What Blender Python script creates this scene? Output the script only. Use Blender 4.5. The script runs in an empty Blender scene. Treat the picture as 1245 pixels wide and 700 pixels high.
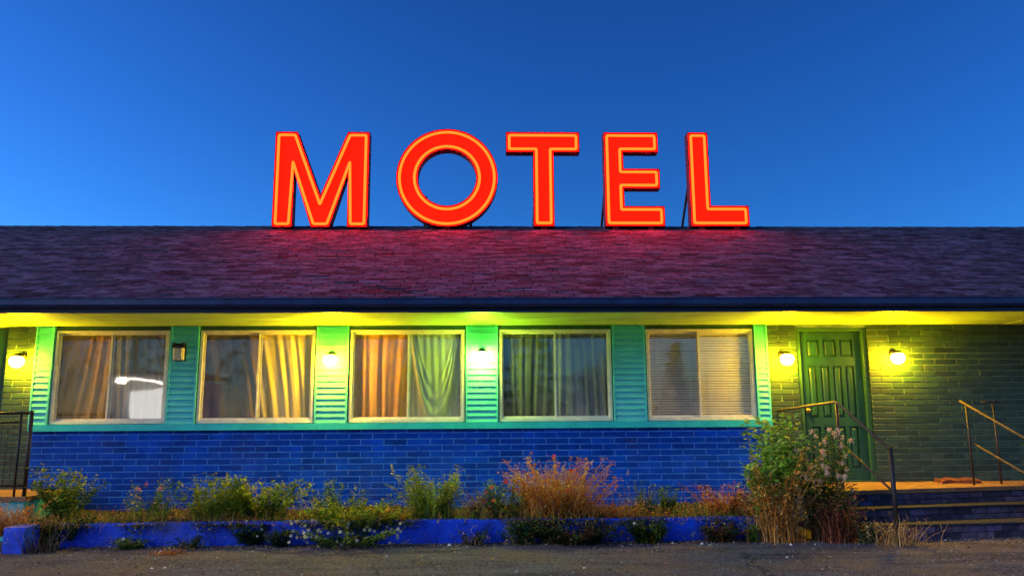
import bpy, bmesh, math, random
from mathutils import Vector, Matrix
from mathutils.geometry import tessellate_polygon
R = math.radians
sc = bpy.context.scene
col = sc.collection

# ------------------------------------------------------------------ camera, sky, sun, exposure
cd = bpy.data.cameras.new('camera'); cam = bpy.data.objects.new('camera', cd); col.objects.link(cam)
cd.sensor_width = 36; cd.lens = 950 / 1245 * 36; cd.clip_start = .05; cd.clip_end = 3000
cam.location = (0, -10.7, 1.34)
cam.rotation_euler = (Matrix.Rotation(R(-1.75), 3, 'Z') @ Matrix.Rotation(R(90 + 9.65), 3, 'X') @ Matrix.Rotation(R(-.36), 3, 'Z')).to_euler()
sc.camera = cam

SUN_EL, SUN_AZ = 6.0, 280.0          # degrees; azimuth clockwise from +Y (afterglow low on the left)
w = bpy.data.worlds.new('World'); sc.world = w; w.use_nodes = True
nt = w.node_tree; nt.nodes.clear()
out = nt.nodes.new('ShaderNodeOutputWorld'); bg = nt.nodes.new('ShaderNodeBackground')
sky = nt.nodes.new('ShaderNodeTexSky'); sky.sky_type = 'NISHITA'; sky.sun_disc = False
sky.sun_elevation = R(SUN_EL); sky.sun_rotation = R(SUN_AZ); sky.altitude = 100
sky.air_density = 1.0; sky.dust_density = .3; sky.ozone_density = 6.0
hs = nt.nodes.new('ShaderNodeGamma'); hs.inputs['Gamma'].default_value = 1.5      # deeper twilight gradient
mx = nt.nodes.new('ShaderNodeMix'); mx.data_type = 'RGBA'; mx.blend_type = 'MULTIPLY'; mx.inputs[0].default_value = 1
mx.inputs[7].default_value = (1.8, 1.15, 1.0, 1)
nt.links.new(sky.outputs[0], hs.inputs['Color']); nt.links.new(hs.outputs[0], mx.inputs[6])
nt.links.new(mx.outputs[2], bg.inputs[0]); nt.links.new(bg.outputs[0], out.inputs[0])
bg.inputs[1].default_value = .15
sd = bpy.data.lights.new('sun', 'SUN'); so = bpy.data.objects.new('sun', sd); col.objects.link(so)
sd.energy = 1.3; sd.angle = R(30); sd.color = (.86, .86, 1)
SA, SE = R(SUN_AZ - 36), R(SUN_EL + 16)
d = Vector((math.sin(SA) * math.cos(SE), math.cos(SA) * math.cos(SE), math.sin(SE)))
so.rotation_euler = d.to_track_quat('Z', 'Y').to_euler()
sc.view_settings.view_transform = 'Standard'; sc.view_settings.look = 'None'
sc.view_settings.exposure = .45; sc.view_settings.gamma = 1

# ------------------------------------------------------------------ materials
def mat(name, c, rough=.6, c2=None, scale=6, bump=0, bscale=40, metal=0, vcol=False, spec=.4, coords='Object', trans=0, stretch=None, dirt=0):
    m = bpy.data.materials.new(name); m.use_nodes = True
    n = m.node_tree.nodes; l = m.node_tree.links; b = n['Principled BSDF']
    b.inputs['Roughness'].default_value = rough; b.inputs['Metallic'].default_value = metal
    b.inputs['Specular IOR Level'].default_value = spec
    tc = n.new('ShaderNodeTexCoord'); src = tc.outputs[coords]
    if stretch:
        mp = n.new('ShaderNodeMapping'); mp.inputs['Scale'].default_value = stretch; l.new(src, mp.inputs[0]); src = mp.outputs[0]
    no = n.new('ShaderNodeTexNoise'); no.inputs['Scale'].default_value = scale; no.inputs['Detail'].default_value = 8
    no.inputs['Roughness'].default_value = .65
    l.new(src, no.inputs['Vector'])
    c2 = c2 or tuple(x * .75 for x in c)
    rp = n.new('ShaderNodeMapRange'); rp.inputs[1].default_value = .36; rp.inputs[2].default_value = .64
    l.new(no.outputs[0], rp.inputs[0])
    mi = n.new('ShaderNodeMix'); mi.data_type = 'RGBA'; mi.inputs[6].default_value = (*c, 1); mi.inputs[7].default_value = (*c2, 1)
    l.new(rp.outputs[0], mi.inputs[0]); cur = mi.outputs[2]
    if vcol:
        at = n.new('ShaderNodeAttribute'); at.attribute_name = 'tint'
        mu = n.new('ShaderNodeMix'); mu.data_type = 'RGBA'; mu.blend_type = 'MULTIPLY'; mu.inputs[0].default_value = 1
        l.new(cur, mu.inputs[6]); l.new(at.outputs['Color'], mu.inputs[7]); cur = mu.outputs[2]
    if dirt:
        n2 = n.new('ShaderNodeTexNoise'); n2.inputs['Scale'].default_value = 1.7; n2.inputs['Detail'].default_value = 6
        l.new(src, n2.inputs['Vector'])
        r2 = n.new('ShaderNodeMapRange'); r2.inputs[1].default_value = .5; r2.inputs[2].default_value = .72; r2.inputs[4].default_value = dirt
        l.new(n2.outputs[0], r2.inputs[0])
        m2 = n.new('ShaderNodeMix'); m2.data_type = 'RGBA'; m2.inputs[7].default_value = (.05, .045, .04, 1)
        l.new(r2.outputs[0], m2.inputs[0]); l.new(cur, m2.inputs[6]); cur = m2.outputs[2]
    l.new(cur, b.inputs['Base Color'])
    if bump:
        nb = n.new('ShaderNodeTexNoise'); nb.inputs['Scale'].default_value = bscale; nb.inputs['Detail'].default_value = 6
        l.new(src, nb.inputs['Vector'])
        bu = n.new('ShaderNodeBump'); bu.inputs['Strength'].default_value = bump; bu.inputs['Distance'].default_value = .02
        l.new(nb.outputs[0], bu.inputs['Height']); l.new(bu.outputs[0], b.inputs['Normal'])
    if trans:
        tr = n.new('ShaderNodeBsdfTranslucent'); l.new(cur, tr.inputs[0])
        ms = n.new('ShaderNodeMixShader'); ms.inputs[0].default_value = trans
        l.new(b.outputs[0], ms.inputs[1]); l.new(tr.outputs[0], ms.inputs[2]); l.new(ms.outputs[0], n['Material Output'].inputs[0])
    return m

def emit(name, c, s):
    m = bpy.data.materials.new(name); m.use_nodes = True
    b = m.node_tree.nodes['Principled BSDF']; b.inputs['Base Color'].default_value = (.01, .01, .01, 1); b.inputs['Specular IOR Level'].default_value = .05
    b.inputs['Emission Color'].default_value = (*c, 1); b.inputs['Emission Strength'].default_value = s
    return m

def glassmat(name, refl=.17):
    m = bpy.data.materials.new(name); m.use_nodes = True; n = m.node_tree.nodes; l = m.node_tree.links
    n.remove(n['Principled BSDF'])
    t = n.new('ShaderNodeBsdfTransparent'); t.inputs[0].default_value = (.93, .96, .95, 1)
    g = n.new('ShaderNodeBsdfGlossy'); g.inputs['Roughness'].default_value = .025
    no = n.new('ShaderNodeTexNoise'); no.inputs['Scale'].default_value = 1.3; tc = n.new('ShaderNodeTexCoord'); l.new(tc.outputs['Object'], no.inputs['Vector'])
    bu = n.new('ShaderNodeBump'); bu.inputs['Strength'].default_value = .04; bu.inputs['Distance'].default_value = .05
    l.new(no.outputs[0], bu.inputs['Height']); l.new(bu.outputs[0], g.inputs['Normal'])
    fr = n.new('ShaderNodeLayerWeight'); fr.inputs[0].default_value = .5
    pw = n.new('ShaderNodeMath'); pw.operation = 'POWER'; pw.inputs[1].default_value = 5; l.new(fr.outputs['Facing'], pw.inputs[0])
    ad = n.new('ShaderNodeMath'); ad.operation = 'MULTIPLY_ADD'; ad.inputs[1].default_value = 1 - refl; ad.inputs[2].default_value = refl; ad.use_clamp = True
    l.new(pw.outputs[0], ad.inputs[0])
    ms = n.new('ShaderNodeMixShader'); l.new(ad.outputs[0], ms.inputs[0]); l.new(t.outputs[0], ms.inputs[1]); l.new(g.outputs[0], ms.inputs[2])
    l.new(ms.outputs[0], n['Material Output'].inputs[0])
    return m

M = dict(
 blue=mat('blue_brick_paint', (.002, .085, .62), .55, (.001, .05, .36), 3, .35, 45, vcol=True, dirt=.3, spec=.12),
 bluemortar=mat('worn_blue_mortar', (.12, .36, .85), .8, (.03, .18, .6), 9, .3, 80, spec=.1),
 teal=mat('dark_teal_brick_paint', (.020, .056, .045), .5, (.030, .058, .034), 4, .25, 60, vcol=True),
 tealmortar=mat('pale_mortar', (.17, .26, .18), .8, (.07, .14, .11), 7, .3, 80),
 siding=mat('green_siding_paint', (.13, .74, .78), .42, (.09, .62, .66), 3, .12, 50, dirt=.12, stretch=(1, 1, 2.5), spec=.15),
 trim=mat('green_trim_paint', (.03, .66, .72), .42, (.02, .54, .6), 5, .12, 50, dirt=.15),
 darktrim=mat('dark_green_trim_paint', (.035, .12, .05), .5, (.02, .08, .04), 6, .1),
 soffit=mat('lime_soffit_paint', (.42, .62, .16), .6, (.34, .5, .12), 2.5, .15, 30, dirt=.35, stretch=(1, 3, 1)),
 fascia=mat('navy_fascia_paint', (.012, .02, .06), .4, (.008, .012, .035), 5, .1),
 gutter=mat('navy_gutter_metal', (.03, .06, .16), .3, (.02, .035, .1), 3, .05, metal=.3),
 shingle=mat('purple_grey_shingles', (.13, .122, .19), .9, (.032, .032, .06), 9, .9, 120, vcol=True, spec=.2, stretch=(.6, 1, 1)),
 ridge=mat('ridge_shingles', (.05, .06, .09), .9, (.03, .04, .06), 9, .6, 120, spec=.2),
 frame=mat('white_window_aluminium', (.78, .77, .73), .35, (.62, .62, .58), 8, .03),
 glass=glassmat('window_glass'),
 dark=mat('dark_interior', (.03, .03, .03), .9),
 door=mat('green_door_paint', (.014, .075, .05), .4, (.009, .05, .035), 4, .12, 40, stretch=(3, 1, .6)),
 brass=mat('tarnished_brass', (.35, .24, .09), .4, metal=.8),
 rail=mat('rusty_rail_metal', (.10, .05, .03), .6, (.04, .03, .025), 14, .4, 90),
 railp=mat('black_rail_metal', (.02, .022, .028), .45, (.05, .03, .02), 14, .3, 90, metal=.3),
 red=mat('red_sign_enamel', (.85, .016, .002), .5, (.72, .011, .002), 3, .03, spec=.08),
 darkred=mat('dark_red_sign_metal', (.20, .012, .014), .6, (.13, .008, .012), 5, .1, spec=.15),
 conc=mat('tan_concrete', (.34, .18, .075), .85, (.2, .1, .045), 5, .5, 50, dirt=.5),
 stepb=mat('dark_step_brick', (.03, .026, .042), .8, (.09, .07, .095), 9, .4, 60, vcol=True),
 nosing=mat('worn_step_nosing', (.035, .031, .042), .9, (.018, .017, .024), 11, .5, 60),
 curb=mat('bright_blue_curb_paint', (.003, .075, .75), .5, (.003, .045, .55), 5, .5, 30, dirt=.85),
 soil=mat('dry_soil', (.05, .03, .018), .95, (.025, .017, .012), 8, 1, 30),
 leaf=mat('leaf_blades', (1, 1, 1), .6, (.7, .7, .7), 12, vcol=True, trans=.25, spec=.25),
 petal=mat('petals', (1, 1, 1), .6, (.85, .85, .85), 12, vcol=True, trans=.2, spec=.2),
 stone=mat('loose_stones', (1, 1, 1), .85, (.6, .6, .6), 20, vcol=True),
 bark=mat('bark', (.07, .05, .035), .9, (.035, .025, .02), 10, .8, 20),
 lampmetal=mat('dark_lamp_metal', (.03, .025, .02), .4, metal=.6),
 frost=mat('unlit_frosted_glass', (.75, .68, .55), .35),
 wood=mat('treated_post', (.03, .03, .035), .7),
 rust=mat('rust_brown_mat', (.22, .06, .025), .95, (.10, .03, .015), 12, .6, 60),
)
def chips(m, c, lo, hi, scale):
    n = m.node_tree.nodes; l = m.node_tree.links; b = n['Principled BSDF']; cur = b.inputs['Base Color'].links[0].from_socket
    tc = n.new('ShaderNodeTexCoord'); k = n.new('ShaderNodeTexNoise'); k.inputs['Scale'].default_value = scale; k.inputs['Detail'].default_value = 10; k.inputs['Roughness'].default_value = .75
    l.new(tc.outputs['Object'], k.inputs['Vector']); q = n.new('ShaderNodeMapRange'); q.inputs[1].default_value = lo; q.inputs[2].default_value = hi; l.new(k.outputs[0], q.inputs[0])
    x = n.new('ShaderNodeMix'); x.data_type = 'RGBA'; x.inputs[7].default_value = (*c, 1); l.new(q.outputs[0], x.inputs[0]); l.new(cur, x.inputs[6]); l.new(x.outputs[2], b.inputs['Base Color'])
chips(M['curb'], (.22, .2, .18), .59, .61, 7); chips(M['curb'], (.01, .012, .03), .54, .66, 2.3)
chips(M['blue'], (.05, .16, .30), .62, .66, 5); chips(M['trim'], (.12, .12, .1), .64, .66, 14); chips(M['siding'], (.22, .26, .2), .655, .67, 12)
chips(M['door'], (.05, .04, .03), .64, .67, 9)
def curtmat(n, c, c2, tr=.3):
    return mat(n, c, .85, c2, 3.5, .25, 160, trans=tr, spec=.1, stretch=(3, 1, .5))

# ------------------------------------------------------------------ mesh builder
class MB:
    def __init__(s): s.v = []; s.f = []; s.c = []; s.m = []; s.cur = (1, 1, 1); s.mi = 0
    def face(s, pts, c=None):
        i = len(s.v); s.v += [tuple(p) for p in pts]; s.f.append(tuple(range(i, i + len(pts)))); s.c.append(c or s.cur); s.m.append(s.mi)
    def mesh(s, vs, fs, c=None):
        i = len(s.v); s.v += [tuple(p) for p in vs]
        for f in fs: s.f.append(tuple(i + k for k in f)); s.c.append(c or s.cur); s.m.append(s.mi)
    def box(s, x0, x1, y0, y1, z0, z1, c=None, ch=0):
        if ch:   # chamfered front face (towards -y)
            v = [(x0+ch, y0, z0+ch), (x1-ch, y0, z0+ch), (x1-ch, y0, z1-ch), (x0+ch, y0, z1-ch),
                 (x0, y0+ch, z0), (x1, y0+ch, z0), (x1, y0+ch, z1), (x0, y0+ch, z1), (x0, y1, z0), (x1, y1, z0), (x1, y1, z1), (x0, y1, z1)]
            f = [(0,1,2,3), (0,4,5,1), (1,5,6,2), (2,6,7,3), (3,7,4,0), (4,8,9,5), (5,9,10,6), (6,10,11,7), (7,11,8,4)]
            s.mesh(v, f, c); return
        v = [(x0,y0,z0),(x1,y0,z0),(x1,y1,z0),(x0,y1,z0),(x0,y0,z1),(x1,y0,z1),(x1,y1,z1),(x0,y1,z1)]
        s.mesh(v, [(0,3,2,1),(4,5,6,7),(0,1,5,4),(1,2,6,5),(2,3,7,6),(3,0,4,7)], c)
    def tube(s, pts, r, n=8, c=None, r1=None, closed=False, cap=True):
        pts = [Vector(p) for p in pts]; m = len(pts); rings = []
        for i, p in enumerate(pts):
            if closed: t = (pts[(i+1) % m] - p).normalized() + (p - pts[i-1]).normalized()
            else: t = (pts[min(i+1, m-1)] - pts[max(i-1, 0)])
            t.normalize()
            a = t.cross(Vector((0, 1, 0)));
            if a.length < .1: a = t.cross(Vector((1, 0, 0)))
            a.normalize(); b = t.cross(a)
            rr = r if r1 is None else r + (r1 - r) * i / (m - 1)
            if closed:
                cosh = max(.45, ((p - pts[i-1]).normalized().dot(t)))
                rings.append([p + (a * math.cos(2*math.pi*k/n) / cosh + b * math.sin(2*math.pi*k/n)) * rr for k in range(n)])
            else: rings.append([p + (a * math.cos(2*math.pi*k/n) + b * math.sin(2*math.pi*k/n)) * rr for k in range(n)])
        v = [q for ring in rings for q in ring]; f = []
        for i in range(m if closed else m - 1):
            j = (i + 1) % m
            for k in range(n): f.append((i*n+k, i*n+(k+1) % n, j*n+(k+1) % n, j*n+k))
        if cap and not closed: f.append(tuple(range(n))[::-1]); f.append(tuple((m-1)*n+k for k in range(n)))
        s.mesh(v, f, c)
    def lathe(s, prof, o, axis='z', n=20, c=None):
        v = []; f = []
        for r, h in prof:
            for k in range(n):
                a = 2*math.pi*k/n; x, y = r*math.cos(a), r*math.sin(a)
                v.append((o[0]+x, o[1]+y, o[2]+h) if axis == 'z' else (o[0]+x, o[1]+h, o[2]+y))
        for i in range(len(prof)-1):
            for k in range(n): f.append((i*n+k, i*n+(k+1) % n, (i+1)*n+(k+1) % n, (i+1)*n+k))
        s.mesh(v, f, c)
    def build(s, name, m, parent=None, smooth=False):
        me = bpy.data.meshes.new(name); me.from_pydata(s.v, [], s.f)
        ms = m if isinstance(m, (list, tuple)) else [m]
        for k in ms: me.materials.append(k)
        me.polygons.foreach_set('material_index', s.m)
        a = me.color_attributes.new('tint', 'FLOAT_COLOR', 'CORNER'); data = []
        for f, c in zip(s.f, s.c): data += [*c, 1.0] * len(f)
        a.data.foreach_set('color', data)
        if smooth: me.polygons.foreach_set('use_smooth', [True] * len(s.f))
        me.update()
        o = bpy.data.objects.new(name, me); col.objects.link(o)
        if parent: o.parent = parent; o.matrix_parent_inverse = Matrix.Translation(-Vector(parent['org'])) if 'org' in parent else Matrix.Identity(4)
        return o

def tag(o, label=None, cat=None, group=None, kind=None):
    if label: o['label'] = label
    if cat: o['category'] = cat
    if group: o['group'] = group
    if kind: o['kind'] = kind
    return o
def thing(name, loc, label, cat, group=None):
    o = bpy.data.objects.new(name, None); o.empty_display_size = .2; col.objects.link(o); o.location = loc
    return tag(o, label, cat, group)
def part(mb, name, m, parent, smooth=False):
    """mesh given in world coordinates, parented to an Empty at its own place"""
    o = mb.build(name, m, None, smooth); o.parent = parent
    root = parent
    while root.parent: root = root.parent
    if parent is root:
        me = o.data; me.transform(Matrix.Translation(-Vector(root.location)))
    else:
        o.data.transform(Matrix.Translation(-Vector(root.location)))
    return o

# ------------------------------------------------------------------ ground
mg = bpy.data.materials.new('worn_asphalt'); mg.use_nodes = True
n = mg.node_tree.nodes; l = mg.node_tree.links; b = n['Principled BSDF']; b.inputs['Roughness'].default_value = .9; b.inputs['Specular IOR Level'].default_value = .25
tc = n.new('ShaderNodeTexCoord')
def nz(scale, det=8, ro=.6):
    k = n.new('ShaderNodeTexNoise'); k.inputs['Scale'].default_value = scale; k.inputs['Detail'].default_value = det; k.inputs['Roughness'].default_value = ro
    l.new(tc.outputs['Object'], k.inputs['Vector']); return k.outputs[0]
def rng(s, a, b_, c=0, d=1):
    k = n.new('ShaderNodeMapRange'); l.new(s, k.inputs[0])
    for i, v in zip((1, 2, 3, 4), (a, b_, c, d)): k.inputs[i].default_value = v
    return k.outputs[0]
def mixc(f, a, c):
    k = n.new('ShaderNodeMix'); k.data_type = 'RGBA'; l.new(f, k.inputs[0])
    for i, v in ((6, a), (7, c)):
        if isinstance(v, tuple): k.inputs[i].default_value = (*v, 1)
        else: l.new(v, k.inputs[i])
    return k.outputs[2]
vo = n.new('ShaderNodeTexVoronoi'); vo.inputs['Scale'].default_value = 70; l.new(tc.outputs['Object'], vo.inputs['Vector'])
sep = n.new('ShaderNodeSeparateColor'); l.new(vo.outputs['Color'], sep.inputs[0])
mpg = n.new('ShaderNodeMapping'); mpg.inputs['Scale'].default_value = (.55, 2.4, 1); l.new(tc.outputs['Object'], mpg.inputs[0])
nst = n.new('ShaderNodeTexNoise'); nst.inputs['Scale'].default_value = 1.6; nst.inputs['Detail'].default_value = 9; nst.inputs['Roughness'].default_value = .7; l.new(mpg.outputs[0], nst.inputs['Vector'])
base = mixc(rng(nst.outputs[0], .40, .60), (.15, .135, .16), (.045, .043, .062))
base = mixc(rng(nz(.8, 7, .7), .47, .62, 0, .8), base, (.19, .125, .075))
base = mixc(rng(sep.outputs[0], .72, .95), base, (.25, .23, .24))
base = mixc(rng(nz(30), .55, .75), base, (.035, .033, .04))
vc = n.new('ShaderNodeTexVoronoi'); vc.feature = 'DISTANCE_TO_EDGE'; vc.inputs['Scale'].default_value = .33
wp = n.new('ShaderNodeMix'); wp.data_type = 'VECTOR'; wp.inputs[0].default_value = .3; l.new(tc.outputs['Object'], wp.inputs[4]); k_ = n.new('ShaderNodeTexNoise'); k_.inputs['Scale'].default_value = 2.2; k_.inputs['Detail'].default_value = 8; l.new(tc.outputs['Object'], k_.inputs['Vector']); l.new(k_.outputs['Color'], wp.inputs[5])
l.new(wp.outputs[1], vc.inputs['Vector'])
base = mixc(rng(vc.outputs['Distance'], .0015, .005, .7, 0), base, (.02, .019, .022))
l.new(base, b.inputs['Base Color'])
bu = n.new('ShaderNodeBump'); bu.inputs['Strength'].default_value = 1; bu.inputs['Distance'].default_value = .02
ad = n.new('ShaderNodeMath'); ad.operation = 'ADD'; l.new(vo.outputs['Distance'], ad.inputs[0]); l.new(nz(25), ad.inputs[1])
l.new(ad.outputs[0], bu.inputs['Height']); l.new(bu.outputs[0], b.inputs['Normal'])
g = MB()
g.face([(-600, -600, 0), (600, -600, 0), (600, 600, 0), (-600, 600, 0)])
tag(g.build('asphalt_lot', mg), 'worn grey asphalt parking lot in front of the motel', 'ground', kind='structure')
# planting bed: lumpy soil between wall and curb
rnd = random.Random(4)
g = MB(); nx, ny = 130, 14; vs = []; fs = []
for j in range(ny + 1):
    for i in range(nx + 1):
        x = -5.6 + 9.3 * i / nx; y = -1.42 + 1.415 * j / ny
        vs.append((x, y, .205 + rnd.uniform(-.012, .02) + .02 * math.sin(x * 3 + y * 5) + .02 * j / ny))
for j in range(ny):
    for i in range(nx): a = j * (nx + 1) + i; fs.append((a, a + 1, a + nx + 2, a + nx + 1))
g.mesh(vs, fs); tag(g.build('soil_bed', M['soil'], smooth=True), 'dry brown soil of the planting bed along the blue brick wall', 'soil', kind='structure')

# ------------------------------------------------------------------ motel building
B = thing('motel_building', (0, 0, 0), 'long low motel with a shingled roof, green siding piers and blue brick wall', 'building')
def bricks(mb, x0, x1, z0, z1, y=0, seed=1, holes=(), L=.31, H=.08, J=.014, tint=.25, depth=.05):
    rn = random.Random(seed); k = int(math.floor(z0 / H)); 
    while k * H < z1 - .01:
        za, zb = max(z0, k*H), min(z1, (k+1)*H - J)
        if zb - za > .02:
            x = x0 - (L/2 if k % 2 else 0) - (x0 % L)
            while x < x1:
                xa, xb = max(x, x0), min(x + L - J, x1)
                segs = [(xa, xb)]
                for hx0, hx1, hz0, hz1 in holes:
                    if hz0 < (za+zb)/2 < hz1:
                        ns = []
                        for a, b_ in segs:
                            if b_ <= hx0 or a >= hx1: ns.append((a, b_)); continue
                            if a < hx0: ns.append((a, hx0))
                            if b_ > hx1: ns.append((hx1, b_))
                        segs = ns
                for a, b_ in segs:
                    if b_ - a > .03:
                        t = 1 + rn.uniform(-tint, tint) * (1.6 if rn.random() < .12 else 1); o = rn.uniform(-.0015, .0015)
                        mb.box(a, b_, y + o, y + depth, za, zb, (t*rn.uniform(.92, 1.06), t, t*rn.uniform(.94, 1.04)), ch=.003)
                x += L
        k += 1
# blue lower wall
mb = MB(); bricks(mb, -6.06, 3.83, 0, 1.24, 0, 3, tint=.26); mb.mi = 1; mb.box(-6.06, 3.83, .005, .2, 0, 1.24)
part(mb, 'lower_brick_wall', [M['blue'], M['bluemortar']], B)['label'] = 'saturated blue painted brick lower wall'
# right entry wall with doorway
DX0, DX1, DZ0, DZ1 = 4.27, 5.27, .5, 2.60
mb = MB(); bricks(mb, 3.835, 13, 0, 2.635, 0, 7, holes=[(DX0, DX1, .3, DZ1)], tint=.28)
mb.mi = 1
for a, b_, c, e in ((3.835, DX0, 0, 2.635), (DX1, 13, 0, 2.635), (DX0, DX1, 0, .49), (DX0, DX1, DZ1, 2.635)): mb.box(a, b_, .009, .2, c, e)
part(mb, 'entry_brick_wall', [M['teal'], M['tealmortar']], B)['label'] = 'dark teal brick wall around the panelled door'
# left brick pier, doorway recess, and the wall beyond
mb = MB(); bricks(mb, -6.48, -6.065, 0, 2.635, 0, 9, tint=.28); bricks(mb, -12, -7.5, 0, 2.635, 0, 10, tint=.28)
mb.mi = 1; mb.box(-6.48, -6.065, .009, .2, 0, 2.635); mb.box(-12, -7.5, .009, .2, 0, 2.635)
part(mb, 'side_brick_pier', [M['teal'], M['tealmortar']], B)
mb = MB(); mb.box(-7.5, -6.48, .14, .2, 0, 2.635)
part(mb, 'recessed_doorway', M['door'], B)
# gable and rear walls
mb = MB()
for x0, x1 in ((-12, -11.85), (12.85, 13)):
    mb.mesh([(x0,.2,0),(x0,9,0),(x0,9,2.6),(x0,10.4,2.6),(x0,4.5,5.0),(x0,-1.4,2.66),(x0,.2,2.66),(x1,.2,0),(x1,9,0),(x1,9,2.6),(x1,10.4,2.6),(x1,4.5,5.0),(x1,-1.4,2.66),(x1,.2,2.66)],
        [(0,1,2,3,4,5,6),(7,13,12,11,10,9,8)] + [(i, (i+1) % 7, (i+1) % 7 + 7, i + 7) for i in range(7)])
mb.box(-11.85, 12.85, 8.85, 9, 0, 2.6)
part(mb, 'rear_wall', M['teal'], B)
# dark rooms behind the windows
mb = MB(); mb.box(-6.06, 3.83, 1.6, 1.65, 0, 2.64); mb.box(-6.06, 3.83, .2, 1.6, 2.66, 2.7)
for x in (-6.06, -4.13, -2.13, -.1, 1.9, 3.78): mb.box(x, x+.05, .2, 1.6, 0, 2.66)
mb.box(-6.01, 3.78, .2, 1.6, .9, .93)
part(mb, 'room_interior', M['dark'], B)

# lap siding piers
WIN = [(-5.82, -4.31), (-3.895, -2.35), (-1.88, -.325), (.145, 1.68), (2.165, 3.65)]
WZ0, WZ1 = 1.335, 2.577
piers = [(-6.06, -5.855), (-4.275, -3.93), (-2.315, -1.915), (-.29, .11), (1.715, 2.13), (3.685, 3.83)]
for x0, x1 in piers:
    mb = MB(); z = 1.33; 
    while z < 2.632:
        z1 = min(z + .079, 2.634); yb, yt = -.055 + random.Random(int(z*100)).uniform(-.002, .002), -.037
        mb.mesh([(x0,yb,z),(x1,yb,z),(x1,yt,z1),(x0,yt,z1),(x0,.0,z),(x1,.0,z),(x1,.0,z1),(x0,.0,z1)],
                [(0,1,2,3),(0,4,5,1),(1,5,6,2),(3,2,6,7),(0,3,7,4)])
        z = z1
    mb.box(x0+.005, x1-.005, .0, .2, 1.24, 2.636)
    # corner boards
    mb.box(x0-.018, x0+.004, -.056, .0, 1.33, 2.63); mb.box(x1-.004, x1+.018, -.056, .0, 1.33, 2.63)
    part(mb, 'lap_siding', M['siding'], B)
mb = MB(); mb.box(-6.075, 3.85, -.06, -.0005, 1.243, 1.328); mb.box(-6.075, 3.85, -.0005, .2, 1.243, 1.30)
part(mb, 'sill_board', M['trim'], B)
mb = MB()
for x0, x1 in WIN:
    mb.box(x0-.015, x1+.015, -.02, .2, WZ1+.003, 2.637)
    mb.box(x0-.0155, x0-.001, -.004, .2, WZ0-.035, WZ1+.002); mb.box(x1+.001, x1+.0155, -.004, .2, WZ0-.035, WZ1+.002)
part(mb, 'window_header', M['darktrim'], B)

# windows
for i, (x0, x1) in enumerate(WIN):
    xm = [-5.075, -3.10, -1.08, .92, 2.905][i]
    mb = MB(); t = .034
    mb.box(x0, x0+t, -.03, .06, WZ0, WZ1); mb.box(x1-t, x1, -.03, .06, WZ0, WZ1)
    mb.box(x0+t, x1-t, -.029, .06, WZ1-t, WZ1); mb.box(x0+t, x1-t, -.034, .06, WZ0, WZ0+t)
    mb.box(x0+t, x1-t, -.012, .015, WZ0+t, WZ0+t+.012)
    fr = part(mb, 'window', M['frame'], B)
    for a, b_, y in ((x0+t, xm+.022, .012), (xm-.022, x1-t, -.014)):
        mb = MB(); s = .022; za, zb = WZ0+t+.013, WZ1-t-.001
        mb.box(a, a+s, y, y+.024, za, zb); mb.box(b_-s, b_, y, y+.024, za, zb)
        mb.box(a+s, b_-s, y+.001, y+.023, zb-s, zb); mb.box(a+s, b_-s, y+.001, y+.023, za, za+s)
        if y < 0: mb.box(a-.004, a, y-.006, y+.01, 1.88, 1.98)
        part(mb, 'sliding_sash', M['frame'], fr)
        mb = MB(); mb.face([(a+s-.004, y+.012, za+s-.004), (b_-s+.004, y+.012, za+s-.004), (b_-s+.004, y+.012, zb-s+.004), (a+s-.004, y+.012, zb-s+.004)])
        part(mb, 'pane', M['glass'], fr)

# soffit, fascia, gutter, roof
XL, XR = -12.3, 13.3
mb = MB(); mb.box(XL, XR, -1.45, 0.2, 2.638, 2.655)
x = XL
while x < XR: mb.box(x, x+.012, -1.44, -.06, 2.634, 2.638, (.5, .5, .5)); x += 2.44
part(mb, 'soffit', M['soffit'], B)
mb = MB(); mb.box(XL, XR, -1.5, -1.452, 2.615, 2.765)
part(mb, 'fascia', M['fascia'], B)
mb = MB()
prof = [(-1.503, 2.762), (-1.505, 2.69), (-1.52, 2.668), (-1.57, 2.668), (-1.6, 2.70), (-1.605, 2.768), (-1.615, 2.775), (-1.612, 2.76)]
v = []; f = []
for x in (XL, XR): v += [(x, y, z) for y, z in prof]
N = len(prof)
for i in range(N-1): f.append((i, i+1, i+1+N, i+N))
mb.mesh(v, f)
for k in range(11): mb.box(XL+1.2+k*2.35, XL+1.22+k*2.35, -1.606, -1.503, 2.758, 2.764)
part(mb, 'gutter', M['gutter'], B)
SL = (5.15 - 2.785) / 6.0; ang = math.atan(SL)
U = Vector((0, math.cos(ang), math.sin(ang))); Nn = Vector((0, -math.sin(ang), math.cos(ang)))
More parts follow.
